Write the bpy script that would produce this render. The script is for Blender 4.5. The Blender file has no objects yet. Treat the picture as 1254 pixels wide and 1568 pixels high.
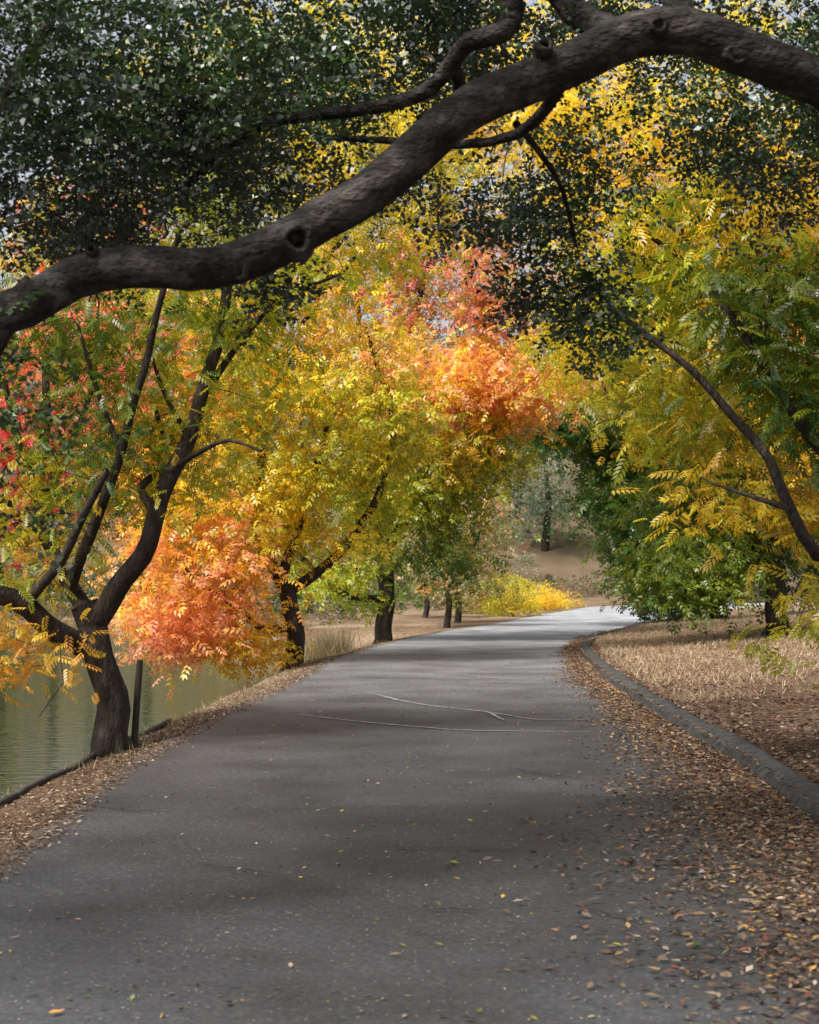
import bpy, math, numpy as np
from mathutils import Vector
rng=np.random.default_rng(7)
sc=bpy.context.scene
EYE=1.6; F=2613.0
def S(x,y,d):
    """image pixel (x, y) at an assumed depth d -> world metres"""
    return np.array([(x-627)/F*d, d, EYE-(y-880)/F*d])
# ---------------------------------------------------------------- terrain
EY=np.array([-40,4,10,13.9,19,24.6,32.2,38,42.7,49,56,70,84,92,97,1500.])
EL=np.array([-2.3,-2.25,-2.25,-2.35,-2.16,-1.76,-1.5,-.83,-.1,1.2,2.9,5.7,8.8,13,18,18.])
ER=np.array([2.4,2.4,2.55,2.75,2.78,2.9,3.28,3.75,4.6,6.2,8.2,12.2,17,26,40,40.])
Lf=lambda Y:np.interp(Y,EY,EL)
Rf=lambda Y:np.interp(Y,EY,ER)
def ss(a,b,x):
    t=np.clip((x-a)/(b-a),0,1); return t*t*(3-2*t)
def nz(x,y,z=0.0,s=1.0):
    x=x*s;y=y*s;z=z*s
    return (np.sin(1.7*x+.9*y+1.3*z+.5)+np.sin(-1.1*x+2.1*y+.7*z+2.1)+np.sin(.6*x-1.4*y+2.3*z+4.0)+np.sin(2.9*x+1.2*y-1.9*z+1.))/4
def hill(X,Y): return 15*ss(99,150,Y)
def H(X,Y):
    X=np.asarray(X,float);Y=np.asarray(Y,float)
    l=Lf(Y)-X; r=X-Rf(Y)
    zn=np.interp(l,[0,.06,.75,2.2,4,8],[-.03,-.003,-.15,-.85,-1.8,-2.3])
    zf=np.interp(l,[0,.1,6,9,13],[-.03,-.005,-.1,-.85,-2.3])
    w=ss(46,54,Y); zl=zn*(1-w)+zf*w
    w2=ss(80,90,Y); zl=zl*(1-w2)+w2*np.where(l>0,.1,-.03)
    zr=np.interp(r,[0,.2,.34,2,6,20,60,200],[-.03,-.03,.09,.17,.42,1.5,4,9])
    z=np.where(l>0,zl,np.where(r>0,zr,-.03))
    amp=.05*np.clip(np.maximum(l,r-.3),0,1)
    return z+amp*nz(X,Y,0,1.1)+amp*.5*nz(X,Y,0,4.1)+hill(X,Y)
# ---------------------------------------------------------------- helpers
def mesh_np(name,V,Fq,mat,col=None,smooth=False):
    V=np.ascontiguousarray(V,dtype=np.float32);Fq=np.ascontiguousarray(Fq,dtype=np.int32)
    me=bpy.data.meshes.new(name); n=len(Fq);k=Fq.shape[1]
    me.vertices.add(len(V)); me.vertices.foreach_set('co',V.ravel())
    me.loops.add(n*k); me.loops.foreach_set('vertex_index',Fq.ravel())
    me.polygons.add(n); me.polygons.foreach_set('loop_start',np.arange(0,n*k,k,dtype=np.int32))
    me.polygons.foreach_set('loop_total',np.full(n,k,dtype=np.int32))
    if smooth: me.polygons.foreach_set('use_smooth',np.ones(n,dtype=bool))
    me.update(calc_edges=True)
    if col is not None:
        a=me.color_attributes.new('col','FLOAT_COLOR','POINT')
        c=np.ones((len(V),4),dtype=np.float32); c[:,:3]=col
        a.data.foreach_set('color',c.ravel())
    me.materials.append(mat)
    ob=bpy.data.objects.new(name,me); sc.collection.objects.link(ob); return ob
def empty(name,loc=(0,0,0)):
    e=bpy.data.objects.new(name,None); sc.collection.objects.link(e); return e
def gridfaces(nr,nc,wrap=False):
    i=np.arange(nr-1)[:,None]; j=np.arange(nc if wrap else nc-1)[None,:]
    j2=(j+1)%nc
    return np.stack([i*nc+j,i*nc+j2,(i+1)*nc+j2,(i+1)*nc+j],-1).reshape(-1,4)
class Wood:
    def __init__(s): s.V=[];s.F=[];s.n=0
    def add(s,V,Fq): s.V.append(V);s.F.append(Fq+s.n);s.n+=len(V)
    def tube(s,P,R,sides=6,lump=0):
        P=np.asarray(P,float);R=np.asarray(R,float);n=len(P)
        T=np.gradient(P,axis=0);T/=np.linalg.norm(T,axis=1)[:,None]+1e-9
        a=np.array([0,0,1.]) if abs(T[0,2])<.9 else np.array([1.,0,0])
        U=np.zeros_like(P);u=a
        for i in range(n):
            u=u-T[i]*u.dot(T[i]);u/=np.linalg.norm(u)+1e-9;U[i]=u
        W=np.cross(T,U);th=np.linspace(0,2*np.pi,sides,endpoint=False)
        D=U[:,None,:]*np.cos(th)[None,:,None]+W[:,None,:]*np.sin(th)[None,:,None]
        rr=R[:,None]*np.ones(sides)[None,:]
        V=P[:,None,:]+D*rr[...,None]
        if lump:
            q=P[:,None,:]+D*.15
            f=1+lump*(nz(q[...,0],q[...,1],q[...,2],6)+.6*nz(q[...,0],q[...,1],q[...,2],15)+.35*nz(q[...,0],q[...,1],q[...,2],41))
            V=P[:,None,:]+D*(rr*f)[...,None]
        s.add(V.reshape(-1,3),gridfaces(n,sides,True))
    def lathe(s,c,axis,prof,sides=14):
        axis=np.array(axis,float);axis/=np.linalg.norm(axis)
        u=np.cross(axis,[0.3,0.2,1]);u/=np.linalg.norm(u);w=np.cross(axis,u)
        th=np.linspace(0,2*np.pi,sides,endpoint=False)
        V=[np.array(c)+axis*h+(u*math.cos(t)+w*math.sin(t))*r*(1+.1*math.sin(3*t+1)) for h,r in prof for t in th]
        s.add(np.array(V),gridfaces(len(prof),sides,True))
    def build(s,name,mat): return mesh_np(name,np.concatenate(s.V),np.concatenate(s.F),mat,smooth=True)
def spline(P,step=.12):
    P=np.asarray(P,float)
    Q=np.vstack([2*P[0]-P[1],P,2*P[-1]-P[-2]]);out=[]; par=[]
    for i in range(1,len(Q)-2):
        L=np.linalg.norm(Q[i+1][:3]-Q[i][:3]);m=max(2,int(L/step))
        for t in np.linspace(0,1,m,endpoint=False):
            out.append(.5*((2*Q[i])+(-Q[i-1]+Q[i+1])*t+(2*Q[i-1]-5*Q[i]+4*Q[i+1]-Q[i+2])*t*t+(-Q[i-1]+3*Q[i]-3*Q[i+1]+Q[i+2])*t**3))
    out.append(P[-1]);return np.array(out)
# ---------------------------------------------------------------- materials
def newmat(name):
    m=bpy.data.materials.new(name);m.use_nodes=True;nt=m.node_tree;nt.nodes.clear()
    return m,nt,nt.nodes,nt.links
def leafmat(name,trans=.5,gloss=.06,tb=1.0):
    m,nt,N,L=newmat(name)
    at=N.new('ShaderNodeAttribute');at.attribute_name='col'
    d=N.new('ShaderNodeBsdfDiffuse');t=N.new('ShaderNodeBsdfTranslucent');g=N.new('ShaderNodeBsdfGlossy');g.inputs['Roughness'].default_value=.42
    L.new(at.outputs['Color'],d.inputs[0])
    m2=N.new('ShaderNodeVectorMath');m2.operation='SCALE';m2.inputs['Scale'].default_value=tb;L.new(at.outputs['Color'],m2.inputs[0]);L.new(m2.outputs[0],t.inputs[0])
    a=N.new('ShaderNodeMixShader');a.inputs[0].default_value=trans;L.new(d.outputs[0],a.inputs[1]);L.new(t.outputs[0],a.inputs[2])
    b=N.new('ShaderNodeMixShader');b.inputs[0].default_value=gloss;L.new(a.outputs[0],b.inputs[1]);L.new(g.outputs[0],b.inputs[2])
    o=N.new('ShaderNodeOutputMaterial');L.new(b.outputs[0],o.inputs[0]);return m
def pmat(name,ramp,scale=4,detail=8,rough=.9,bump=.3,bscale=40,bdist=.02,stretch=None,extra=None,spec=.3):
    m,nt,N,L=newmat(name)
    tc=N.new('ShaderNodeTexCoord');v=tc.outputs['Object']
    if stretch:
        mp=N.new('ShaderNodeMapping');mp.inputs['Scale'].default_value=stretch;L.new(v,mp.inputs[0]);v=mp.outputs[0]
    n=N.new('ShaderNodeTexNoise');n.inputs['Scale'].default_value=scale;n.inputs['Detail'].default_value=detail;n.inputs['Roughness'].default_value=.65;L.new(v,n.inputs['Vector'])
    r=N.new('ShaderNodeValToRGB');L.new(n.outputs[0],r.inputs[0])
    e=r.color_ramp.elements
    while len(e)<len(ramp): e.new(.5)
    for i,(p,c) in enumerate(ramp): e[i].position=p;e[i].color=(*c,1)
    p=N.new('ShaderNodeBsdfPrincipled');p.inputs['Roughness'].default_value=rough;p.inputs['Specular IOR Level'].default_value=spec
    n2=N.new('ShaderNodeTexNoise');n2.inputs['Scale'].default_value=bscale;n2.inputs['Detail'].default_value=6;L.new(v,n2.inputs['Vector'])
    b=N.new('ShaderNodeBump');b.inputs['Strength'].default_value=bump;b.inputs['Distance'].default_value=bdist;L.new(n2.outputs[0],b.inputs['Height'])
    L.new(b.outputs[0],p.inputs['Normal'])
    col=r.outputs[0]
    if extra: col=extra(N,L,tc,col)
    L.new(col,p.inputs['Base Color'])
    o=N.new('ShaderNodeOutputMaterial');L.new(p.outputs[0],o.inputs[0]);return m
def asph_extra(N,L,tc,col):
    # pale aggregate specks and slight large-scale wear
    vo=N.new('ShaderNodeTexVoronoi');vo.inputs['Scale'].default_value=38;L.new(tc.outputs['Object'],vo.inputs['Vector'])
    lt=N.new('ShaderNodeMath');lt.operation='LESS_THAN';lt.inputs[1].default_value=.2;L.new(vo.outputs['Distance'],lt.inputs[0])
    sep=N.new('ShaderNodeSeparateColor');L.new(vo.outputs['Color'],sep.inputs[0])
    g=N.new('ShaderNodeMath');g.operation='GREATER_THAN';g.inputs[1].default_value=.88;L.new(sep.outputs[0],g.inputs[0])
    mm=N.new('ShaderNodeMath');mm.operation='MULTIPLY';L.new(lt.outputs[0],mm.inputs[0]);L.new(g.outputs[0],mm.inputs[1])
    mx=N.new('ShaderNodeMix');mx.data_type='RGBA';L.new(mm.outputs[0],mx.inputs[0]);L.new(col,mx.inputs[6]);mx.inputs[7].default_value=(.3,.28,.25,1)
    n=N.new('ShaderNodeTexNoise');n.inputs['Scale'].default_value=.9;n.inputs['Detail'].default_value=8;L.new(tc.outputs['Object'],n.inputs['Vector'])
    mr=N.new('ShaderNodeMapRange');mr.inputs[1].default_value=.3;mr.inputs[2].default_value=.7;mr.inputs[3].default_value=.6;mr.inputs[4].default_value=1.4;L.new(n.outputs[0],mr.inputs[0])
    # base brightens with distance: near shade and far sunlight painted in
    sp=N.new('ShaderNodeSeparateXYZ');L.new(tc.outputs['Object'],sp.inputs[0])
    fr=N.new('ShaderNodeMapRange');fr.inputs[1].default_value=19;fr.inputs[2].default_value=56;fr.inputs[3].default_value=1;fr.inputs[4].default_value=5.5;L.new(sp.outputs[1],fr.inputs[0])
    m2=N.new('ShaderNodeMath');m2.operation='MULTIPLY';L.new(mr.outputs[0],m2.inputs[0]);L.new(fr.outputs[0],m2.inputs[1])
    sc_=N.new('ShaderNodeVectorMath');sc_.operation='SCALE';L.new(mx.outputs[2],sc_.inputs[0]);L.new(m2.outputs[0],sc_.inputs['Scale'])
    # trodden-in dirt along the edges
    at=N.new('ShaderNodeAttribute');at.attribute_name='col'
    se=N.new('ShaderNodeSeparateColor');L.new(at.outputs['Color'],se.inputs[0])
    n3=N.new('ShaderNodeTexNoise');n3.inputs['Scale'].default_value=4.5;n3.inputs['Detail'].default_value=10;n3.inputs['Roughness'].default_value=.75;L.new(tc.outputs['Object'],n3.inputs['Vector'])
    ad=N.new('ShaderNodeMath');ad.operation='ADD';L.new(se.outputs[0],ad.inputs[0]);L.new(n3.outputs[0],ad.inputs[1])
    md=N.new('ShaderNodeMapRange');md.inputs[1].default_value=.72;md.inputs[2].default_value=1.15;md.inputs[3].default_value=0;md.inputs[4].default_value=.85;L.new(ad.outputs[0],md.inputs[0])
    mz=N.new('ShaderNodeMix');mz.data_type='RGBA';L.new(md.outputs[0],mz.inputs[0]);L.new(sc_.outputs[0],mz.inputs[6]);mz.inputs[7].default_value=(.12,.083,.06,1)
    return mz.outputs[2]
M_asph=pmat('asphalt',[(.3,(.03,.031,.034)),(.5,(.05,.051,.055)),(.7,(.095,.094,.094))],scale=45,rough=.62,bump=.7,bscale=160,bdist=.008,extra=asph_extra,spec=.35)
M_curb=pmat('asphalt_curb',[(.3,(.022,.022,.022)),(.55,(.05,.048,.046)),(.75,(.12,.11,.1))],scale=9,rough=.85,bump=.7,bscale=45,bdist=.02)
def gr_extra(N,L,tc,col):
    n=N.new('ShaderNodeTexNoise');n.inputs['Scale'].default_value=.35;n.inputs['Detail'].default_value=6;L.new(tc.outputs['Object'],n.inputs['Vector'])
    mr=N.new('ShaderNodeMapRange');mr.inputs[1].default_value=.35;mr.inputs[2].default_value=.65;L.new(n.outputs[0],mr.inputs[0])
    mx=N.new('ShaderNodeMix');mx.data_type='RGBA';mx.blend_type='MULTIPLY';mx.inputs[7].default_value=(.5,.42,.36,1);L.new(mr.outputs[0],mx.inputs[0]);L.new(col,mx.inputs[6])
    sp=N.new('ShaderNodeSeparateXYZ');L.new(tc.outputs['Object'],sp.inputs[0])
    # near soil multiplied darker: tree shade painted into its colour
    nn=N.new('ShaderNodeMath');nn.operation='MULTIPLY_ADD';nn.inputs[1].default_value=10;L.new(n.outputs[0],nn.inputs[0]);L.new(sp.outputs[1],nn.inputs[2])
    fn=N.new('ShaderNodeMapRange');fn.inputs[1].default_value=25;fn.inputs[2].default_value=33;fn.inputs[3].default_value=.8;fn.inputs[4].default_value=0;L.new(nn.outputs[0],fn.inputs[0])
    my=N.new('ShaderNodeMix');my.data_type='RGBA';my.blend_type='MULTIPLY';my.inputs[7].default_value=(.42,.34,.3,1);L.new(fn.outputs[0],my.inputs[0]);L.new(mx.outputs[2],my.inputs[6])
    fr=N.new('ShaderNodeMapRange');fr.inputs[1].default_value=95;fr.inputs[2].default_value=108;fr.inputs[3].default_value=0;fr.inputs[4].default_value=.7;L.new(sp.outputs[1],fr.inputs[0])
    mz=N.new('ShaderNodeMix');mz.data_type='RGBA';L.new(fr.outputs[0],mz.inputs[0]);L.new(my.outputs[2],mz.inputs[6]);mz.inputs[7].default_value=(.12,.09,.055,1)
    return mz.outputs[2]
M_ground=pmat('dry_earth',[(.25,(.09,.06,.04)),(.45,(.2,.14,.095)),(.6,(.34,.255,.17)),(.8,(.5,.39,.27))],scale=9,detail=12,rough=.95,bump=.8,bscale=30,bdist=.04,extra=gr_extra,spec=.1)
M_bark=pmat('bark',[(.3,(.018,.013,.01)),(.55,(.055,.042,.033)),(.75,(.14,.115,.09))],scale=9,detail=10,rough=.9,bump=1,bscale=38,bdist=.04,stretch=(1,1,.35),spec=.2)
M_oak=pmat('oak_bark',[(.3,(.01,.0085,.0075)),(.5,(.028,.024,.021)),(.68,(.11,.095,.085))],scale=9,detail=12,rough=.85,bump=1,bscale=34,bdist=.05,stretch=(.6,1,1),spec=.2)
M_post=pmat('old_wood',[(.3,(.03,.025,.02)),(.7,(.1,.085,.07))],scale=20,stretch=(1,1,.1))
M_seal=pmat('crack_filler',[(.3,(.14,.14,.14)),(.7,(.34,.33,.32))],scale=14)
M_crack=pmat('crack_dark',[(.3,(.01,.01,.01)),(.7,(.022,.021,.02))],scale=14)
LF=leafmat('autumn_leaf',.5,.05,1.2);LO=leafmat('oak_leaf',.2,.12,.9);LL=leafmat('fallen_leaf',.1,.04);LG=leafmat('grass_blade',.3,.02)
# water
m,nt,N,L=newmat('lake_water')
p=N.new('ShaderNodeBsdfPrincipled');p.inputs['Base Color'].default_value=(.008,.024,.012,1);p.inputs['Roughness'].default_value=.04;p.inputs['IOR'].default_value=1.33
tc=N.new('ShaderNodeTexCoord');mp=N.new('ShaderNodeMapping');mp.inputs['Scale'].default_value=(1,2.2,1);L.new(tc.outputs['Object'],mp.inputs[0])
n=N.new('ShaderNodeTexNoise');n.inputs['Scale'].default_value=2.2;n.inputs['Detail'].default_value=4;L.new(mp.outputs[0],n.inputs['Vector'])
b=N.new('ShaderNodeBump');b.inputs['Strength'].default_value=.4;b.inputs['Distance'].default_value=.03;L.new(n.outputs[0],b.inputs['Height']);L.new(b.outputs[0],p.inputs['Normal'])
o=N.new('ShaderNodeOutputMaterial');L.new(p.outputs[0],o.inputs[0]);M_water=m
# ---------------------------------------------------------------- ground, path, curb, water
Ys=np.concatenate([np.arange(-40,0,4),np.arange(0,60,.25),np.arange(60,160,1.5),[170,190,230,300,450,700,1000,1500]])
ls=np.array([700,400,200,120,70,40,25,16,13,11,9,8,7,6,5,4.5,4,3.6,3.2,2.9,2.6,2.4,2.2,2,1.8,1.6,1.4,1.2,1,.85,.7,.55,.4,.25,.12,.06,0])
rs=np.concatenate([[0,.1,.2,.27,.34],np.arange(.5,8,.25),[8.5,9,10,11,12,14,16,20,26,34,45,60,90,150,300,700]])
rows=[]
for Y in Ys:
    l=Lf(Y);r=Rf(Y)
    rows.append(np.concatenate([l-ls,np.linspace(l,r,5)[1:-1],r+rs]))
GX=np.array(rows);GY=np.repeat(Ys[:,None],GX.shape[1],1)
V=np.stack([GX,GY,H(GX,GY)],-1).reshape(-1,3)
mesh_np('ground',V,gridfaces(*GX.shape),M_ground,smooth=True)
py=np.concatenate([np.arange(-35,60,.25),np.arange(60,97,1.)])
e1=.07*nz(py,py*.3,0,2.3)+.04*nz(py,0*py,0,9)
NC=45
Xs=np.array([np.linspace(Lf(y)-.02+a,Rf(y)+.06,NC) for y,a in zip(py,e1)]);Yp=np.repeat(py[:,None],NC,1)
wdt=np.interp(Yp,[5,9,12,16,22,32,45],[1.6,1.45,1.3,.9,.65,.45,.35])
dirt=np.clip(1-(Rf(Yp)-Xs)/wdt,0,1)**.8*.62+np.clip(1-(Xs-Lf(Yp))/.35,0,1)*.5
V=np.stack([Xs,Yp,hill(Xs,Yp)+.012+0*Xs],-1).reshape(-1,3)
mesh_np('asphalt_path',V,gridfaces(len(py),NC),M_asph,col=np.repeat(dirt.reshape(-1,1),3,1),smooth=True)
# rolled asphalt curb
cy=np.arange(-20,75,.1);prof=[(-.01,-.02),(.0,.03),(.03,.085),(.08,.125),(.15,.14),(.22,.125),(.27,.08),(.29,-.02)]
R3=np.convolve(np.pad(Rf(cy),12,'edge'),np.ones(25)/25,'valid')
V=[]
for y,rx in zip(cy,R3):
    for a,h in prof:
        f=1+.16*nz(y,a*9,h*9,1.1)+.05*nz(y,a*20,0,6.3)+rng.normal(0,.025)
        V.append((rx+.0+a+.025*nz(y,1,0,1.3)+rng.normal(0,.004),y,h*f))
mesh_np('path_curb',np.array(V),gridfaces(len(cy),len(prof)),M_curb,smooth=True)
V=np.array([[-260,-40,-.85],[3,-40,-.85],[6,89,-.85],[-260,89,-.85]]);mesh_np('lake_water',V,np.array([[0,1,2,3]]),M_water)
# edging strip of the shore
w=Wood();ey=np.arange(7,20.2,.3);ex=Lf(ey)-.72+.05*nz(ey,0,0,.9)
P=np.stack([ex,ey,H(ex,ey)+.03+.015*nz(ey,1,0,2)],-1);w.tube(P,np.full(len(P),.03),6,.15)
w.build('shore_edging',M_post)
# post beside the first tree
w=Wood();b0=S(203,1110,16.6);t0=S(214,1011,16.5);b0[2]=H(b0[0],b0[1])-.2
P=np.array([b0+(t0-b0)*t for t in np.linspace(0,1,6)]);w.tube(P,[.036,.036,.034,.034,.033,.032],8,.05)
w.lathe(t0,t0-b0,[(0,.032),(.006,.028),(.008,.0)],8);w.build('wooden_post',M_post)
# cracks + sealant (thin sheets over the asphalt)
def strip(acc,pts,wd,z):
    P=spline(np.array(pts,float),.06);k=len(P);s=np.arange(k)
    P[:,0]+=rng.normal(0,.006,k);P[:,1]+=rng.normal(0,.012,k)+.05*nz(s*.06,s*.02,0,1)
    T=np.gradient(P,axis=0);Nn=np.stack([-T[:,1],T[:,0]],-1);Nn/=np.linalg.norm(Nn,axis=1)[:,None]+1e-9
    ww=wd*(.4+.6*np.abs(nz(s*.3,s*.11,0,1.7)))[:,None]*np.sin(np.linspace(.05,3.09,k))[:,None]**.4
    A=P[:,:2]+Nn*ww;B=P[:,:2]-Nn*ww
    acc.add(np.concatenate([np.c_[A,np.full(k,z)],np.c_[B,np.full(k,z)]]),np.array([[i,i+1,k+i+1,k+i] for i in range(k-1)]))
def g(x,y):
    d=EYE*F/(y-880);return [(x-627)/F*d,d]
w=Wood()
strip(w,[g(455,1096),g(520,1104),g(600,1112),g(700,1120),g(800,1122),g(905,1124)],.05,.02)
strip(w,[g(560,1062),g(640,1080),g(740,1092),g(820,1104),g(900,1104)],.045,.022)
strip(w,[g(745,1092),g(760,1100),g(772,1106)],.04,.024)
strip(w,[g(690,1032),g(760,1040),g(860,1043)],.05,.02)
w.build('crack_sealant',M_seal)
w=Wood()
for (a,bq) in [((860,1162),(910,1168)),((600,1305),(790,1308)),((360,1085),(400,1090)),((500,1243),(640,1240)),((120,1235),(260,1250)),((660,1400),(740,1402)),((830,1220),(1000,1232)),((520,1150),(620,1143)),((700,1068),(820,1072)),((560,1040),(700,1045)),((780,1180),(900,1196)),((430,1190),(470,1187)),((300,1330),(420,1345)),((330,1140),(460,1128)),((900,1400),(980,1420))]:
    mx_=((a[0]+bq[0])/2,(a[1]+bq[1])/2+rng.uniform(-4,4));strip(w,[g(*a),g(*mx_),g(*bq)],.016,.026)
w.build('asphalt_cracks',M_crack)
# ---------------------------------------------------------------- leaves
def quadleaf(base,dirv,nrm,l,wd,fold=.25):
    s=np.cross(nrm,dirv);s/=np.linalg.norm(s)
    m=base+dirv*l*.45;return [base,m+s*wd/2+nrm*fold*wd*.5,base+dirv*l-nrm*.12*l,m-s*wd/2+nrm*fold*wd*.5]
def compound(pairs,l,wd,rl):
    out=[]
    for i in range(pairs):
        x=rl*(.25+.7*i/(pairs-1));drop=-.25*x*x/rl
        for sg in(-1,1):
            a=math.radians(62-6*i);d=np.array([math.cos(a),sg*math.sin(a),-.35]);d/=np.linalg.norm(d)
            out+=quadleaf(np.array([x+.01*sg,0,drop]),d,np.array([-.1,-.2*sg,1.]),l*(1-.05*abs(i-pairs/2)),wd)
    d=np.array([1,0,-.45]);d/=np.linalg.norm(d);out+=quadleaf(np.array([rl,0,-.25*rl]),d,np.array([.4,0,1.]),l,wd)
    return np.array(out)
def spray(n,l,wd,tw,seed):
    r=np.random.default_rng(seed);out=[]
    for i in range(n):
        x=tw*(i+.5)/n;d=np.array([.5,(-1)**i*.8,0])+r.normal(0,.45,3);d/=np.linalg.norm(d)
        nn=np.array([0,0,1.])+r.normal(0,.4,3);out+=quadleaf(np.array([x,0,-.1*x]),d,nn/np.linalg.norm(nn),l*r.uniform(.7,1.15),wd,.35)
    return np.array(out)
T_pist=compound(5,.062,.024,.17);T_pist_far=compound(3,.10,.045,.2);T_oak=spray(8,.042,.025,.16,3)
T_far=spray(5,.26,.17,.7,8);T_bush=spray(6,.07,.035,.3,9)
def place(pos,tmpl,scale,droop=.35,tilt=.5,dirs=None):
    n=len(pos);az=rng.uniform(0,2*np.pi,n);D=np.stack([np.cos(az),np.sin(az),rng.normal(-droop,.4,n)],-1)
    D/=np.linalg.norm(D,axis=1)[:,None];U=np.array([0,0,1.])+rng.normal(0,tilt,(n,3));U-=D*(U*D).sum(1)[:,None];U/=np.linalg.norm(U,axis=1)[:,None]
    Wd=np.cross(U,D);M=np.stack([D,Wd,U],1)
    return np.einsum('kc,ncd->nkd',tmpl,M)*scale[:,None,None]+pos[:,None,:]
C=dict(dk=(.014,.03,.01),gr=(.065,.15,.02),tg=(.09,.22,.07),ol=(.24,.28,.02),yg=(.5,.52,.03),ye=(.93,.7,.04),go=(.95,.55,.04),og=(.95,.38,.06),sa=(.95,.4,.24),pk=(.93,.22,.2),rd=(.8,.05,.05),br=(.42,.25,.13),gy=(.3,.32,.2),bg=(.1,.17,.12))
def pal(keys,t):
    A=np.array([C[k] for k in keys]);u=np.clip(t,0,.9999)*(len(A)-1);i=np.minimum(u.astype(int),max(len(A)-2,0));f=(u-i)[:,None]
    if len(A)==1: return np.repeat(A,len(t),0)
    return A[i]*(1-f)+A[i+1]*f
def leafobj(name,pos,col,tmpl,scale,mat,**k):
    V=place(pos,tmpl,scale,**k);n,m,_=V.shape
    c=np.repeat(col,m//4,0)*rng.uniform(.75,1.25,(n*m//4,1));c=np.repeat(c,4,0)
    return mesh_np(name,V.reshape(-1,3),np.arange(n*m).reshape(-1,4),mat,col=np.clip(c,0,.95))
def grow(name,limbs,blobs,tmpl,per=22,spread=.22,lmat=LF,wmat=M_bark,droop=.35,sc_=1.0,sides=10,lump=.07,twig=1.0,roots=True,tilt=.5):
    par=empty(name);w=Wood();P=[];R=[];T=[]
    for pts,r0,r1 in limbs:
        pts=np.array(pts,float)
        q=spline(pts[:,:3],.14);k=len(q);q[1:-1]+=(np.stack([nz(q[:,0],q[:,1],q[:,2],3),nz(q[:,1],q[:,2],q[:,0],3.3),nz(q[:,2],q[:,0],q[:,1],2.7)],-1)*.35*r0)[1:-1]
        s=np.linspace(0,1,k);r=r0+(r1-r0)*s**.85
        w.tube(q,r,sides,lump);P.append(q[k//6:]);R.append(r[k//6:]);T.append(np.gradient(q,axis=0)[k//6:])
    P=np.concatenate(P);R=np.concatenate(R);T=np.concatenate(T);T/=np.linalg.norm(T,axis=1)[:,None]+1e-9
    LP=[];LC=[];tg=[]
    for bl in blobs:
        c,rad,n,keys=bl[:4];mul=bl[4] if len(bl)>4 else 1
        v=rng.normal(0,1,(n,3));v/=np.linalg.norm(v,axis=1)[:,None];v*=(rng.uniform(0.08,1,(n,1)))**(1/2.3)
        q=np.array(c)+v*np.array(rad)
        for a in q: tg.append((a,keys,mul))
    d0=[np.min(np.linalg.norm(P-t[0],axis=1)) for t in tg]
    for i in np.argsort(d0):
        t,keys,mul=tg[i]
        D=P-t;dd=np.linalg.norm(D,axis=1);cost=dd+.35*np.maximum(0,D[:,2])+.15*dd*(R<.006);j=int(np.argmin(cost));Ld=dd[j]
        if Ld<.03: Ld=.03
        n=max(4,int(Ld/.16)+2);s=np.linspace(0,1,n)[:,None];c1=P[j]+T[j]*.3*Ld+np.array([0,0,.14*Ld])
        q=(1-s)**2*P[j]+2*s*(1-s)*c1+s*s*t
        q[1:]+=rng.normal(0,.022*min(Ld,1.6),(n-1,3))
        r0=min(.7*R[j],twig*(.005+.0085*Ld));r=np.linspace(r0,.0028*twig,n)
        w.tube(q,r,4 if r0<.02 else 6)
        tt=np.gradient(q,axis=0);tt/=np.linalg.norm(tt,axis=1)[:,None]+1e-9
        P=np.vstack([P,q[1:]]);R=np.concatenate([R,r[1:]]);T=np.vstack([T,tt[1:]])
        m=int(per*mul*rng.uniform(.5,1.5))
        if m<1: continue
        u=rng.uniform(.45 if Ld>.5 else 0,1.05,m);idx=np.clip((u*(n-1)).astype(int),0,n-1)
        lp=q[idx]+rng.normal(0,spread,(m,3))*np.array([1,1,.7])
        tc_=.5+.42*nz(t[0],t[1],t[2],.9)+rng.normal(0,.16)
        LC.append(pal(keys,tc_+rng.normal(0,.1,m))*rng.uniform(.75,1.2));LP.append(lp)
    w.build('trunk_and_branches',wmat).parent=par
    LP=np.concatenate(LP);LC=np.concatenate(LC)
    leafobj('foliage',LP,LC,tmpl,sc_*rng.uniform(.7,1.25,len(LP)),lmat,droop=droop,tilt=tilt).parent=par
    return par
def base(x,d): 
    X=(x-627)/F*d;return np.array([X,d,float(H(X,d))-.1])
def rt(b,r,n=5):   # root flare
    out=[]
    for i in range(n):
        a=2*math.pi*i/n+.4;e=b+np.array([math.cos(a)*r*2.0,math.sin(a)*r*2.0,-.12])
        out.append(([b+np.array([math.cos(a)*r*.35,math.sin(a)*r*.35,r*2.2]),b+np.array([math.cos(a)*r*.9,math.sin(a)*r*.9,r*.8]),e],r*.45,r*.2))
    return out
def s(x,y,d=None): return S(x,y,D if d is None else d)
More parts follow.
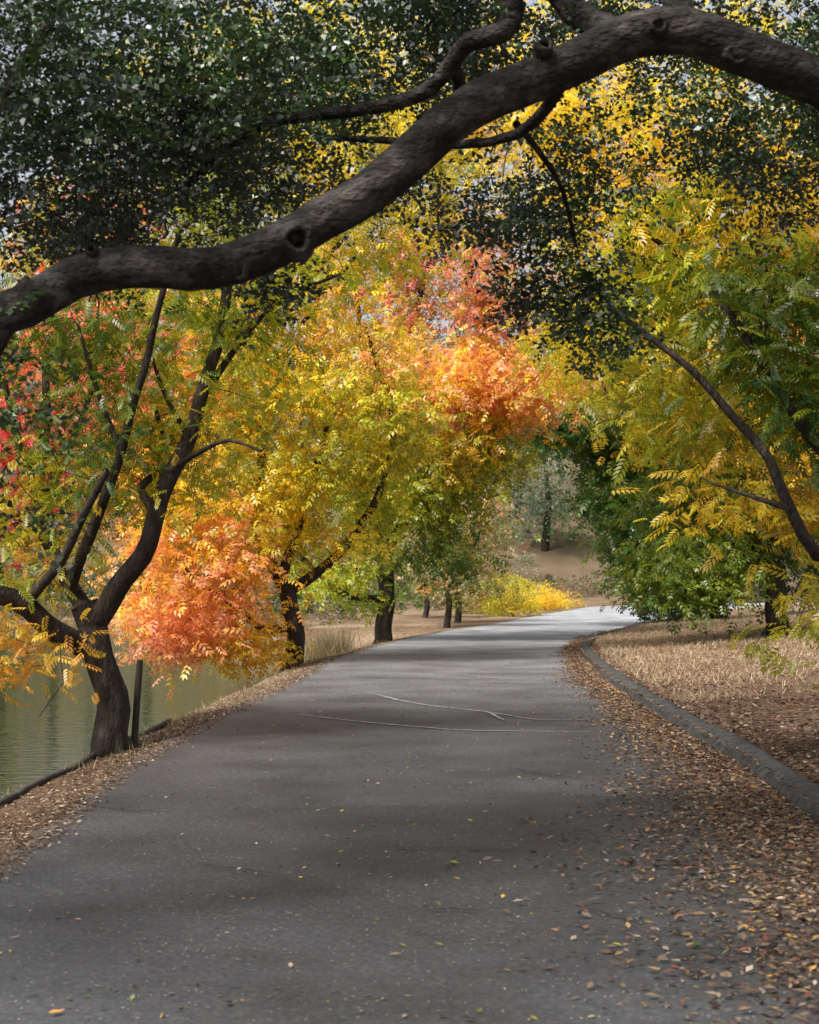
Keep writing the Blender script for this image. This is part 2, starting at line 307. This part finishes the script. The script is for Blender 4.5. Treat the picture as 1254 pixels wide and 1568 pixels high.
# tree 1 (left foreground)
D=16.4
b=base(172,D)
limbs=[([b,s(165,1060),s(150,985),s(128,925)],.175,.14),
 ([s(135,960),s(180,905,16.3),s(215,850,16.2),s(240,780,16.2),s(285,680,16.3),s(318,585,16.4),s(340,480,16.5),s(352,400,16.6),s(372,300,16.8)],.12,.035),
 ([s(128,990),s(70,950,16.1),s(20,915,15.9),s(-60,900,15.6),s(-150,860,15.3)],.12,.07),
 ([s(130,935),s(92,870,16.7),s(62,790,17),s(60,700,17.2),s(75,600,17.4),s(60,480,17.6)],.09,.03),
 ([s(108,900),s(150,790,16),s(185,690,15.8),s(215,590,15.7),s(245,460,15.6),s(275,360,15.5)],.065,.025),
 ([s(40,925,16),s(90,860,15.7),s(140,770,15.4),s(165,720,15.3)],.055,.03),
 ([s(238,785,16.2),s(218,745,16.5),s(258,705,16.9),s(230,600,17.2)],.05,.02),
 ([s(262,720,16.2),s(310,690,15.9),s(350,675,15.7),s(400,690,15.5)],.035,.012),
 ([s(70,760,17),s(35,700,17),s(10,600,17),s(-20,480,17)],.05,.02),
 ([s(318,600,16.4),s(370,520,16.6),s(430,460,16.8),s(520,420,17)],.04,.015),
 ([s(62,790,17),s(100,700,17.3),s(140,600,17.5),s(150,480,17.6)],.045,.02),([s(185,690,15.8),s(150,600,15.8),s(120,500,15.8)],.035,.015),([s(290,670,16.3),s(250,600,16.5),s(225,520,16.6)],.035,.012)]
blobs=[(s(150,620,16.6),(1.0,1.2,.9),58,['ol','gr','ol','yg']),(s(310,540,16.9),(1.0,1.2,.9),58,['gr','ol','yg','ye']),
 (s(240,330,16.7),(1.7,1.6,.9),75,['gr','ol','yg','go']),(s(60,800,16.6),(1.0,1.0,.7),40,['ol','yg','go','og']),
 (s(20,1010,16),(.45,.6,.25),14,['yg','go','og']),(s(30,560,18.6),(1.5,1.0,1.1),100,['rd','pk','og','rd']),(s(-10,720,18),(1.0,1.0,.8),60,['rd','pk','rd']),(s(250,700,17),(.8,.9,.7),26,['ol','yg','go']),
 (s(-170,700,16),(.9,1.5,1.6),26,['ol','yg','go']),(s(470,430,17),(.7,.8,.4),18,['ol','yg','ye']),(s(60,470,16.5),(1.2,1.2,.5),30,['gr','ol','gr'])]
grow('pistache_tree',limbs+rt(b,.17),blobs,T_pist,per=15,sc_=.95)
# tree 2
D=32.;b=base(450,D)
limbs=[([b,s(452,960),s(446,925),s(436,895)],.19,.16),
 ([s(440,905),s(408,850),s(390,780),s(400,690),s(380,560),s(400,430)],.13,.04),
 ([s(442,905),s(500,865),s(552,808),s(590,730),s(600,640),s(560,500)],.11,.035),
 ([s(450,960),s(405,962,31.5),s(355,925,31),s(290,880,30.5),s(230,800,30)],.09,.03),
 ([s(430,890),s(470,760),s(500,650),s(480,500),s(520,350)],.1,.03)]
blobs=[(s(300,880,30.5),(1.7,1.8,1.3),105,['og','go','sa','og','ye']),(s(370,990,31),(.7,.8,.4),24,['og','ye','go']),(s(250,960,30),(.9,.9,.55),28,['og','sa','ye']),
 (s(340,740,31),(2.0,1.8,1.5),115,['go','yg','ye','go','yg']),(s(500,780,32.5),(1.7,1.8,1.1),56,['ol','yg','ye','go']),
 (s(480,650,31),(2.4,2.0,1.2),110,['yg','ye','ol','yg','ye']),(s(430,520,31),(2.6,2.0,1.5),130,['go','yg','og','ye','yg']),
 (s(220,600,32),(2.4,2,2.2),120,['sa','og','pk','og','go']),(s(480,320,32),(3.2,2.2,1.9),140,['yg','ol','ye','go']),(s(430,130,32),(4,2.4,2.0),130,['yg','ye','ol']),(s(130,420,32),(2.2,2,2),90,['pk','og','rd','sa'])]
grow('pistache_tree',limbs+rt(b,.18),blobs,T_pist_far,per=18,spread=.3,sides=8,twig=1.3)
# tree 3
D=42.;b=base(587,D)
limbs=[([b,s(590,940),s(590,880),s(592,825)],.22,.18),
 ([s(590,840),s(562,770),s(540,690),s(555,560),s(540,400)],.14,.04),([s(594,835),s(645,760),s(700,690),s(730,590),s(740,450)],.14,.04),
 ([s(585,915),s(530,912,41),s(490,880,40.5),s(450,840,40)],.11,.04),([s(592,830),s(610,700),s(620,560),s(660,380),s(680,220)],.13,.04),
 ([s(588,890),s(560,865,42.5),s(540,820,43)],.08,.03)]
blobs=[(s(610,740,41.5),(2.4,2.2,1.2),115,['ol','yg','ol','yg','ye']),(s(710,690,41),(2.0,2,1.1),90,['ol','yg','ol','go']),
 (s(640,590,41),(2.7,2.2,1.3),140,['go','sa','ye','sa','go']),(s(780,590,41),(2.2,2,1.1),110,['sa','go','sa','yg']),(s(520,890,41),(1.4,1.4,.7),22,['ol','yg','gr']),
 (s(700,440,42),(3.2,2.4,1.9),150,['pk','sa','yg','pk','ol','sa']),(s(600,250,42),(4.5,2.6,2.2),150,['yg','ol','ye','go']),(s(780,110,42),(5,2.6,2.2),140,['yg','ye','go','ol']),(s(660,840,42),(1.4,1.4,.8),26,['ol','gr','yg'])]
grow('pistache_tree',limbs+rt(b,.2),blobs,T_pist_far,per=18,spread=.36,sc_=1.2,sides=8,twig=1.5)
# small trees further along the shore
for (x,d,keys,hh) in [(684,53,['br','ol','gy','og'],790),(700,58,['sa','br','ol','gy'],770),(650,66,['gy','ol','br'],800)]:
    D=d;b=base(x,d)
    grow('shore_tree',[([b,s(x+3,930),s(x-2,880),s(x+5,820),s(x-8,hh)],.12,.04),([s(x+1,900),s(x+40,840),s(x+60,780)],.06,.03),([s(x,890),s(x-35,830),s(x-40,770)],.06,.03)],
     [(s(x,hh+30),(2.2,2,1.6),76,keys),(s(x+30,880),(1.6,1.5,.8),20,keys)],T_pist_far,per=12,spread=.35,sc_=1.3,sides=6,twig=1.5)
# right near tree
D=13.;b=base(1480,D)
limbs=[([b,s(1470,1000),s(1450,900),s(1400,820)],.17,.13),
 ([s(1430,870,13),s(1330,860,12.6),s(1254,850,12.3),s(1212,780,12.2),s(1180,705,12.2),s(1120,632,12.2),s(1060,570,12.2),s(990,510,12.3),s(930,470,12.3)],.065,.018),
 ([s(1400,820),s(1300,730,12.5),s(1240,670,12.3),s(1185,590,12.3),s(1120,480,12.5),s(1050,400),s(960,340)],.05,.016),
 ([s(1400,820),s(1340,640),s(1250,520),s(1180,420),s(1100,300)],.06,.02),([s(1212,780,12.2),s(1150,760,12.4),s(1090,740,12.6)],.025,.009),
 ([s(1440,860),s(1420,640),s(1380,400),s(1330,200)],.1,.04)]
blobs=[(s(1130,330,13.2),(.9,1.0,.55),46,['yg','ye','go','ye']),(s(1000,430,13.2),(.65,.8,.5),36,['ye','yg','ol']),(s(1190,460,12.6),(.5,.7,.55),46,['tg','ol','gr','yg','tg']),(s(1060,300,13),(.5,.6,.2),12,['tg','gr','yg']),
 (s(1120,620,13.4),(.75,.8,.45),34,['ye','yg','ol','go']),(s(1225,600,12.7),(.4,.6,.45),24,['tg','gr','yg']),(s(1230,770,13.2),(.4,.7,.4),16,['ye','go','ol','og']),(s(1240,900,13),(.25,.4,.25),7,['ye','ol']),
 (s(1010,600,13.4),(.45,.6,.4),13,['go','ol','ye']),(s(1400,500,13),(.9,1.2,1.3),60,['yg','ol','ye']),(s(1080,760,13.2),(.35,.4,.22),8,['ye','go','ol']),(s(1200,965,12.8),(.15,.3,.08),2,['yg','ol'])]
grow('pistache_tree',limbs+rt(b,.17),blobs,T_pist,per=13,sc_=1.0,spread=.2)
# right middle tree with yellow crown
D=36.;b=base(1190,D)
limbs=[([b,s(1188,900),s(1180,820),s(1170,760)],.24,.18),([s(1175,780),s(1110,680),s(1050,560),s(1000,420),s(980,250)],.14,.04),([s(1170,760),s(1200,640),s(1220,480),s(1240,300)],.14,.04),([s(1182,850),s(1100,800),s(1030,740)],.09,.03),([s(1100,670),s(1120,480),s(1110,250)],.1,.03)]
blobs=[(s(1000,330,35),(2.6,2.4,2),130,['yg','ye','go','ol']),(s(1150,300,36),(2.6,2.6,2.2),120,['ol','ye','go','og']),(s(960,520,34.5),(1.9,2,1.7),100,['ol','yg','ye','go']),(s(1100,600,36),(2.6,2.2,2),110,['yg','ol','go','ye']),
 (s(1220,700,36),(2,2,2),80,['ol','go','yg']),(s(1090,790,36),(2.0,2.0,1.2),110,['gr','ol','gr','ol']),(s(1060,880,35),(1.3,1.5,.75),70,['gr','ol','gr']),(s(1230,860,37),(2,2,1),70,['dk','gr','gr']),(s(1000,120,36),(4.5,3,2.2),140,['yg','ye','go']),(s(1280,450,36),(2,2,3),80,['go','og','yg']),(s(860,230,36),(2,2,1.5),50,['yg','ye','go'])]
grow('pistache_tree',limbs+rt(b,.24),blobs,T_pist_far,per=18,spread=.32,sc_=1.1,sides=8,twig=1.4)
# dark green tree further right
D=54.;b=base(1100,D)
blobs=[(s(970,760,53),(1.9,2.6,2.2),150,['dk','gr','gr','ol']),(s(1040,860,53),(2.2,2.5,1.2),110,['gr','gr','ol']),(s(890,640,53),(2.2,2.4,1.1),110,['gr','ol','tg','gr']),(s(830,630,52),(1.5,2,.9),50,['gr','tg','ol']),(s(1080,720,54),(3,3,3),120,['dk','gr','ol']),(s(960,560,54),(3,3,2),90,['gr','ol','yg']),(s(1020,920,52.5),(.9,1.5,.4),20,['dk','gr'])]
grow('evergreen_tree',[([b,s(1095,880),s(1070,780),s(1040,660),s(1000,560)],.3,.08),([s(1080,820),s(1010,780),s(930,740),s(880,660)],.15,.05)],blobs,T_pist_far,per=22,spread=.42,sc_=1.5,sides=8,twig=1.6)
# ---------------------------------------------------------------- big oak arching over the path
ob=np.array([3.9,8.9,float(H(3.9,8.9))-.15])
main=[ob+np.array([0,0,2.3]),S(1640,300,8.8),S(1450,215,8.6),S(1330,165,8.4),S(1254,125,8.3),S(1180,100,8.2),S(1110,82,8.2),S(1040,55,8.2),S(965,58,8.2),S(885,92,8.15),S(800,128,8.1),S(725,170,8.0),S(645,240,8.0),S(560,288,7.9),S(490,325,7.9),S(430,375,7.8),S(365,408,7.8),S(290,420,7.7),S(200,408,7.6),S(115,415,7.6),S(45,455,7.5),S(-60,480,7.4),S(-200,440,7.2),S(-360,420,7.0)]
limbs=[([ob,ob+np.array([.05,0,1.2]),ob+np.array([0,0,2.4]),ob+np.array([-.1,.1,4.5]),ob+np.array([-.4,.4,7])],.33,.15),(main,.13,.09),
 ([S(60,445,7.5),S(10,478,7.5),S(-20,540,7.4),S(-80,640,7.3)],.085,.05),
 ([S(800,-90,8.6),S(785,-20,8.3),S(790,25,8.3),S(775,50,8.3),S(720,62,8.4),S(693,95,8.5),S(655,140,8.6),S(590,160,8.7),S(500,168,8.8),S(420,185,8.9),S(345,228,9.0),S(280,290,9.1)],.07,.02),
 ([S(965,62,8.2),S(880,20,8.5),S(800,-90,8.6)],.075,.07),
 ([S(880,92,8.15),S(840,160,8.3),S(790,205,8.5),S(700,222,8.8),S(600,215,9.1),S(480,210,9.4)],.035,.015),
 ([S(695,95,8.5),S(700,150,8.7),S(640,180,9)],.035,.015),
 ([S(790,190,8.5),S(825,230,8.8),S(860,290,9.2),S(880,370,9.4)],.02,.01),
 ([S(1040,55,8.2),S(1030,-20,8.3),S(1000,-160,8.6)],.08,.05),
 ([S(-200,440,7.2),S(-60,250,7.6),S(60,60,8.2),S(150,-60,8.6)],.05,.02),
 ([S(-300,430,7.1),np.array([-4.0,6.5,4.5]),np.array([-4.4,8,6.4])],.06,.03)]
K=['dk','dk','gr','dk'];K2=['dk','dk','gr'];KD=['dk','dk']
blobs=[(S(100,130,8.5),(.75,1.6,.5),85,K),(S(60,320,9),(.55,1.2,.35),46,KD,.9),(S(330,90,9),(.8,1.5,.45),80,K),(S(260,260,9.6),(.7,1.2,.35),40,KD,.7),(S(560,60,9.5),(.8,1.5,.3),62,K2,.9),
 (S(150,300,8.4),(.7,.8,.45),150,KD,.05),(S(330,330,8.6),(.5,.7,.35),80,KD,.08),(S(60,200,8.0),(.5,.8,.5),90,KD,.05),(S(680,320,9),(.5,.8,.3),50,KD,.1),(S(300,120,8.2),(.7,.8,.4),80,KD,.05),
 (S(430,250,10),(.5,1,.25),22,K2,.7),(S(760,60,10),(.7,1.5,.3),44,K2,.9),(S(640,310,10.5),(.5,.8,.2),16,K2,.5),(S(850,450,9.6),(.36,.5,.2),20,['dk','dk','gr'],.9),(S(790,340,9.6),(.3,.5,.25),12,K2,.7),(S(930,520,9.6),(.2,.3,.12),7,K2),(S(900,300,9.8),(.4,.7,.2),14,K2,.7),
 (S(980,190,10),(.8,1.2,.25),26,K2,.8),(S(1180,190,10),(.6,1.2,.3),30,K2,.9),(S(1200,330,9.8),(.3,.6,.2),8,K2),(S(1080,40,10.5),(1,1.5,.35),54,K2),(S(1240,90,9),(.4,1,.6),36,K),(S(20,560,7.4),(.16,.3,.35),5,K),(S(40,770,7.6),(.12,.2,.15),3,K),
 (S(440,440,9),(.15,.4,.08),5,K2),(S(60,1090,8.5),(.04,.1,.02),1,['gr'],.3),
 ((-.3,11,7.0),(3.8,3.8,1.0),250,K,1.8),((0,6,5.6),(4.4,2.8,1.0),220,K,1.7),((0,1.5,6.0),(4.4,2.8,1.2),150,K,1.6),((3.5,12,6.8),(2.5,3.5,1.3),80,K,1.3),((-4.2,7,5.9),(2.0,4.0,1.6),170,K,1.7),((-5.0,12.5,7.2),(2.4,4,1.4),110,K,1.6),((-1.5,16,8.6),(3.4,3,1.2),150,K,1.8)]  # unseen overhead crown masses, added to shade the near path
grow('coast_live_oak',limbs+rt(ob,.33,6),blobs,T_oak,per=17,spread=.13,lmat=LO,wmat=M_oak,sides=22,lump=.06,twig=.85,droop=.1,sc_=1.0,tilt=.9)
oak=[o for o in bpy.data.objects if o.name.startswith('coast_live_oak')][0]
w=Wood()
def knot(x,y,d,r,off,ax):
    c=S(x,y,d)+np.array(off);w.lathe(c,ax,[(-.05,r*1.7),(.0,r*1.5),(.02,r*1.25),(.03,r*1.0),(.022,r*.75),(-.02,r*.6),(-.06,r*.45),(-.07,0)],16)
knot(457,368,7.8,.058,(0,-.085,-.01),(.15,-1,-.1));knot(368,412,7.8,.034,(0,-.085,-.02),(-.1,-1,-.2));knot(1004,50,8.2,.032,(0,-.095,0),(0,-1,.1));knot(1122,90,8.2,.045,(0,-.085,0),(.1,-1,-.1));knot(832,95,8.1,.03,(0,-.07,.05),(.1,-1,.5));knot(145,400,7.6,.02,(0,-.07,.03),(0,-1,.4));knot(640,225,8,.03,(-.0,-.07,.05),(-.3,-.8,.6))
w.build('branch_knots',M_oak).parent=oak
# ---------------------------------------------------------------- bushes and grasses
def bush(name,c,rad,n,keys,tm,mat=LF,sc_=1):
    c=np.array(c,float);b0=c.copy();b0[2]=float(H(c[0],c[1]))
    grow(name,[([b0,b0+(c-b0)*.5+np.array([a*.2,b_*.2,0]),c+np.array([a*rad[0]*.5,b_*rad[1]*.5,0])],.03,.01) for a,b_ in((1,0),(-1,.5),(0,-1),(.4,1))],[(c,rad,n,keys)],tm,per=14,spread=.2,lmat=mat,sc_=sc_,sides=5,twig=1.)
bush('yellow_shrub',S(785,912,66),(1.3,1.1,.95),90,['ye','yg','ye','go'],T_bush,sc_=1.2)
bush('yellow_shrub',S(835,918,78),(1.2,1.1,.8),50,['ye','go','yg'],T_bush,sc_=1.4)
bush('green_shrub',S(735,925,72),(1.3,1.2,.8),55,['br','ol','og'],T_bush,sc_=1.4)
# flower bed at the bend
n=900;x=rng.uniform(5.6,8.6,n);y=rng.uniform(79,86,n);k=x<Lf(y)-.2;x,y=x[k],y[k]
leafobj('flower_bed',np.c_[x,y,H(x,y)+.18+rng.uniform(0,.15,len(x))],pal(['gr','yg','og','yg','gr','pk'],rng.uniform(0,1,len(x))),T_bush,np.full(len(x),1.3),LF)
def grass(name,x,y,h,w_,cols,lean=.5):
    n=len(x);z=H(x,y);az=rng.uniform(0,6.28,n);hh=h*rng.uniform(.5,1.2,n)
    B=np.c_[x,y,z];s_=np.c_[np.cos(az),np.sin(az),0*az]*w_/2;t=np.c_[rng.normal(0,lean,n)*hh,rng.normal(0,lean,n)*hh,hh]
    V=np.stack([B-s_,B+s_,B+t*.55+s_*.6+[0,0,0.0],B+t],1);c=np.repeat(cols,4,0)
    return mesh_np(name,V.reshape(-1,3),np.arange(4*n).reshape(-1,4),LG,col=c)
n=46000;y=20+rng.uniform(0,1,n)**1.2*32;r=.4+rng.uniform(0,1,n)**1.3*9;x=Rf(y)+r;k=nz(x,y,0,1.1)+rng.normal(0,.3,n)+(y-24)*.06>-.05;x,y=x[k],y[k]
grass('dry_grass',x,y,.1,.012,np.array([.55,.41,.26])*rng.uniform(.4,1.25,(len(x),1)),.7)
c=S(505,985,37.5);n=900;x=c[0]-.1+rng.normal(0,.28,n);y=c[1]+rng.normal(0,.3,n);grass('ornamental_grass',x,y,.6,.015,np.array([.36,.3,.16])*rng.uniform(.5,1.2,(n,1)),.3)
n=7000;y=rng.uniform(14,50,n);l=.15+rng.uniform(0,1,n)*1.7;x=Lf(y)-l;k=nz(x,y,0,2)>.1;x,y=x[k],y[k]
grass('shore_grass',x,y,.1,.01,np.array([.4,.34,.18])*rng.uniform(.4,1.2,(len(x),1)),.6)
# ---------------------------------------------------------------- fallen leaves
T_lit=np.array([[-.5,0,0],[0,.24,.09],[.5,0,.03],[0,-.24,.09]])
def litter(name,x,y,z,keys,size,tilt=.35):
    n=len(x);V=place(np.c_[x,y,z],T_lit,size,droop=0,tilt=tilt)
    c0=np.c_[x,y,z][:,None,:];V=c0+(V-c0)*np.array([1,1,.6])+[0,0,.006]
    c=pal(keys,rng.uniform(0,1,n))*rng.uniform(.45,1.3,(n,1))
    return V.reshape(-1,3),np.repeat(c,4,0)
C.update(tan=(.27,.19,.125),lb=(.15,.09,.06),db=(.06,.036,.028),pt=(.46,.36,.27),ro=(.25,.08,.05),dg=(.45,.25,.06))
def band_z(x,y):
    z=H(x,y);on=(x>Lf(y))&(x<Rf(y));z=np.where(on,.012+hill(x,y),z)
    r=x-Rf(y);return np.where((r>-.01)&(r<.3),.12,z)
VV=[];CC=[]
n=74000;y=5+rng.uniform(0,1,n)**1.3*40;wd=np.interp(y,[5,9,12,16,22,32,45],[1.3,1.2,1.1,.75,.55,.35,.3])
r=np.abs(rng.normal(0,.5,n));x=Rf(y)-wd*r*(1+.35*nz(y,y*.2,0,1.1));k=(x>Lf(y));x,y=x[k],y[k]
v,c=litter('',x,y,band_z(x,y)+rng.uniform(0,.025,len(x)),['db','lb','db','tan','db','pt','tan','ro','lb','tan','dg','lb','db','tan','db'],.012+.058*rng.uniform(0,1,len(x))**1.7);VV.append(v);CC.append(c)
n=100000;y=6+rng.uniform(0,1,n)**1.25*44;x=Rf(y)+.2+rng.uniform(0,1,n)**1.2*np.interp(y,[6,50],[3.5,13])
v,c=litter('',x,y,band_z(x,y)+rng.uniform(0,.03,len(x)),['db','lb','tan','pt','lb','ro','lb','db','tan','db'],.02+.065*rng.uniform(0,1,len(x))**1.5);VV.append(v);CC.append(c*np.repeat(np.interp(y,[20,30],[.8,1.05]),4)[:,None])  # near leaves dimmed, carrying the tree shade in their colour
n=30000;y=5+rng.uniform(0,1,n)**1.3*42;x=Lf(y)+.12-np.abs(rng.normal(0,.42,n))*1.2+.04*rng.normal(0,1,n)
v,c=litter('',x,y,band_z(x,y)+rng.uniform(0,.012,n),['db','lb','tan','pt','lb','db'],rng.uniform(.015,.05,n));VV.append(v);CC.append(c)
n=4600;y=4.5+rng.uniform(0,1,n)**1.4*45;x=Lf(y)+rng.uniform(0,1,n)*(Rf(y)-Lf(y))
v,c=litter('',x,y,.014+0*x,['db','tan','dg','ol','lb','tan','pt','gr','dg','pt','tan'],.01+.035*rng.uniform(0,1,n)**1.5);VV.append(v);CC.append(c)
for (gx,gy,kk,sz) in [(690,1330,'gr',.09),(695,1327,'yg',.06),(1062,1457,'gr',.08),(935,1508,'pk',.06),(86,1560,'og',.07),(350,1545,'ro',.07),(720,1262,'ye',.05),(770,1380,'go',.05),(1215,1518,'br',.07),(1065,1453,'gr',.06),(605,1470,'tan',.06),(625,1180,'ye',.05),(210,1476,'go',.05),(50,1530,'gr',.05),(685,1333,'gr',.07),(920,1362,'og',.045),(640,1437,'tan',.05),(445,1487,'pt',.05),(630,1262,'go',.045),(945,1455,'yg',.05)]:
    a=g(gx,gy);v,c=litter('',np.array([a[0]]),np.array([a[1]]),np.array([.02]),[kk],np.array([sz]));VV.append(v);CC.append(c)
V=np.concatenate(VV);mesh_np('fallen_leaves',V,np.arange(len(V)).reshape(-1,4),LL,col=np.clip(np.concatenate(CC),0,.9))
# ---------------------------------------------------------------- distant trees
par=empty('distant_trees');w=Wood();LP=[];LC=[]
def dt(x,y,h,r,keys,n=420):
    z0=float(H(x,y));w.tube([(x,y,z0-.5),(x+.3,y,z0+h*.4),(x,y,z0+h*.8)],[.3,.22,.08],6)
    for k in range(7):
        c=np.array([x,y,z0+h*.5])+rng.normal(0,1,3)*np.array([r*.45,r*.45,h*.24]);m=n//7
        v=rng.normal(0,1,(m,3));v/=np.linalg.norm(v,axis=1)[:,None];q=c+v*rng.uniform(.6,1,(m,1))*np.array([r*.55,r*.55,h*.25]);q=q[q[:,2]>z0+.2]
        LP.append(q);LC.append(pal(keys,.5+.4*nz(q[:,0],q[:,1],q[:,2],.5)+rng.normal(0,.15,len(q)))*rng.uniform(.7,1.2))
for x in np.arange(-95,4,4.):
    dt(x+rng.uniform(-2,2),rng.uniform(92,102),rng.uniform(11,18),rng.uniform(4,6),[['gr','ol','gr'],['ol','go','gr'],['gr','dk','ol'],['gr','ol','dk']][rng.integers(4)],900)
for x in np.arange(-120,120,6.):
    dt(x+rng.uniform(-2,2),rng.uniform(112,145),rng.uniform(9,16),rng.uniform(5,7.5),[['bg','gy','gr'],['gr','ol','gy'],['dk','bg','gr']][rng.integers(3)],700)
for (x,y,h,r,k) in [(24,100,12,5,['dk','gr','bg']),(31,96,13,5,['dk','gr']),(20,75,12,4.5,['dk','gr','ol']),(27,66,12,5,['gr','ol','yg']),(20,55,11,4.5,['gr','ol','go']),(15,112,9,4,['bg','gr','gr']),(9,114,8,4.5,['bg','gy','bg']),(38,84,13,6,['dk','gr']),(18,44,11,4,['ol','go','yg']),(26,50,12,5,['gr','ol']),(19,104,8,4,['gr','bg'])]:
    dt(x,y,h,r,k,900)
w.build('trunks',M_bark).parent=par;LP=np.concatenate(LP);LC=np.concatenate(LC)
leafobj('foliage',LP,LC,T_far,rng.uniform(.6,1.1,len(LP)),LF).parent=par
# low brush on the far shore and the hillside
LP=[];LC=[]
def brush(x,y,r,h,keys,n):
    v=rng.normal(0,1,(n,3));v/=np.linalg.norm(v,axis=1)[:,None];v[:,2]=np.abs(v[:,2]);q=np.array([x,y,float(H(x,y))])+v*rng.uniform(.5,1,(n,1))*np.array([r,r,h])
    LP.append(q);LC.append(pal(keys,rng.uniform(0,1,n))*rng.uniform(.6,1.2))
for x in np.arange(-100,3,1.1): brush(x+rng.uniform(-.5,.5),rng.uniform(86,90),rng.uniform(1.2,2.2),rng.uniform(1.2,4),[['dk','gr','bg'],['gr','ol'],['bg','dk','gr'],['ol','dk','gr']][rng.integers(4)],110)
for i in range(150):
    x=rng.uniform(-50,40);y=rng.uniform(101,128);brush(x,y,rng.uniform(1,2.4),rng.uniform(.8,2.4),[['gr','gy','bg'],['br','gy','ol'],['dk','gr'],['br','tan','gy']][rng.integers(4)],60)
for i in range(30):
    x=rng.uniform(-4,7);y=rng.uniform(84,100);
    if x<Lf(y)-1.5: brush(x,y,rng.uniform(.7,1.6),rng.uniform(.6,1.6),[['gy','br','ol'],['sa','br','gy'],['gr','ol']][rng.integers(3)],60)
LP=np.concatenate(LP);LC=np.concatenate(LC);leafobj('hillside_brush',LP,LC,T_far,rng.uniform(.4,.8,len(LP)),LF)
# ---------------------------------------------------------------- light, sky, camera
sv=Vector((-.5,-.42,.95)).normalized();el=math.asin(sv.z);rot=math.atan2(sv.x,sv.y)
wd=bpy.data.worlds.new('World');sc.world=wd;wd.use_nodes=True;nt=wd.node_tree
sk=nt.nodes.new('ShaderNodeTexSky');sk.sky_type='NISHITA';sk.sun_disc=False;sk.sun_elevation=el;sk.sun_rotation=rot;sk.air_density=1.0;sk.dust_density=5
hs=nt.nodes.new('ShaderNodeHueSaturation');hs.inputs['Saturation'].default_value=.4;hs.inputs['Value'].default_value=1.4
bgk=nt.nodes['Background'];nt.links.new(sk.outputs[0],hs.inputs['Color']);nt.links.new(hs.outputs[0],bgk.inputs[0]);bgk.inputs[1].default_value=.15
sl=bpy.data.lights.new('sun','SUN');sl.energy=5;sl.angle=math.radians(12);sl.color=(1,.96,.88)
so=bpy.data.objects.new('sun',sl);sc.collection.objects.link(so);so.rotation_euler=sv.to_track_quat('Z','Y').to_euler()
cd=bpy.data.cameras.new('camera');cam=bpy.data.objects.new('camera',cd);sc.collection.objects.link(cam);sc.camera=cam
cam.location=(0,0,EYE);cam.rotation_euler=(math.radians(90),0,0);cd.sensor_fit='VERTICAL';cd.sensor_height=30;cd.sensor_width=24;cd.lens=50;cd.shift_y=96/1568;cd.clip_end=3000;cd.clip_start=.1
cd.dof.use_dof=True;cd.dof.focus_distance=17;cd.dof.aperture_fstop=4
sc.view_settings.view_transform='Standard';sc.view_settings.look='None';sc.view_settings.exposure=0
print('faces',sum(len(o.data.polygons) for o in bpy.data.objects if o.type=='MESH'))
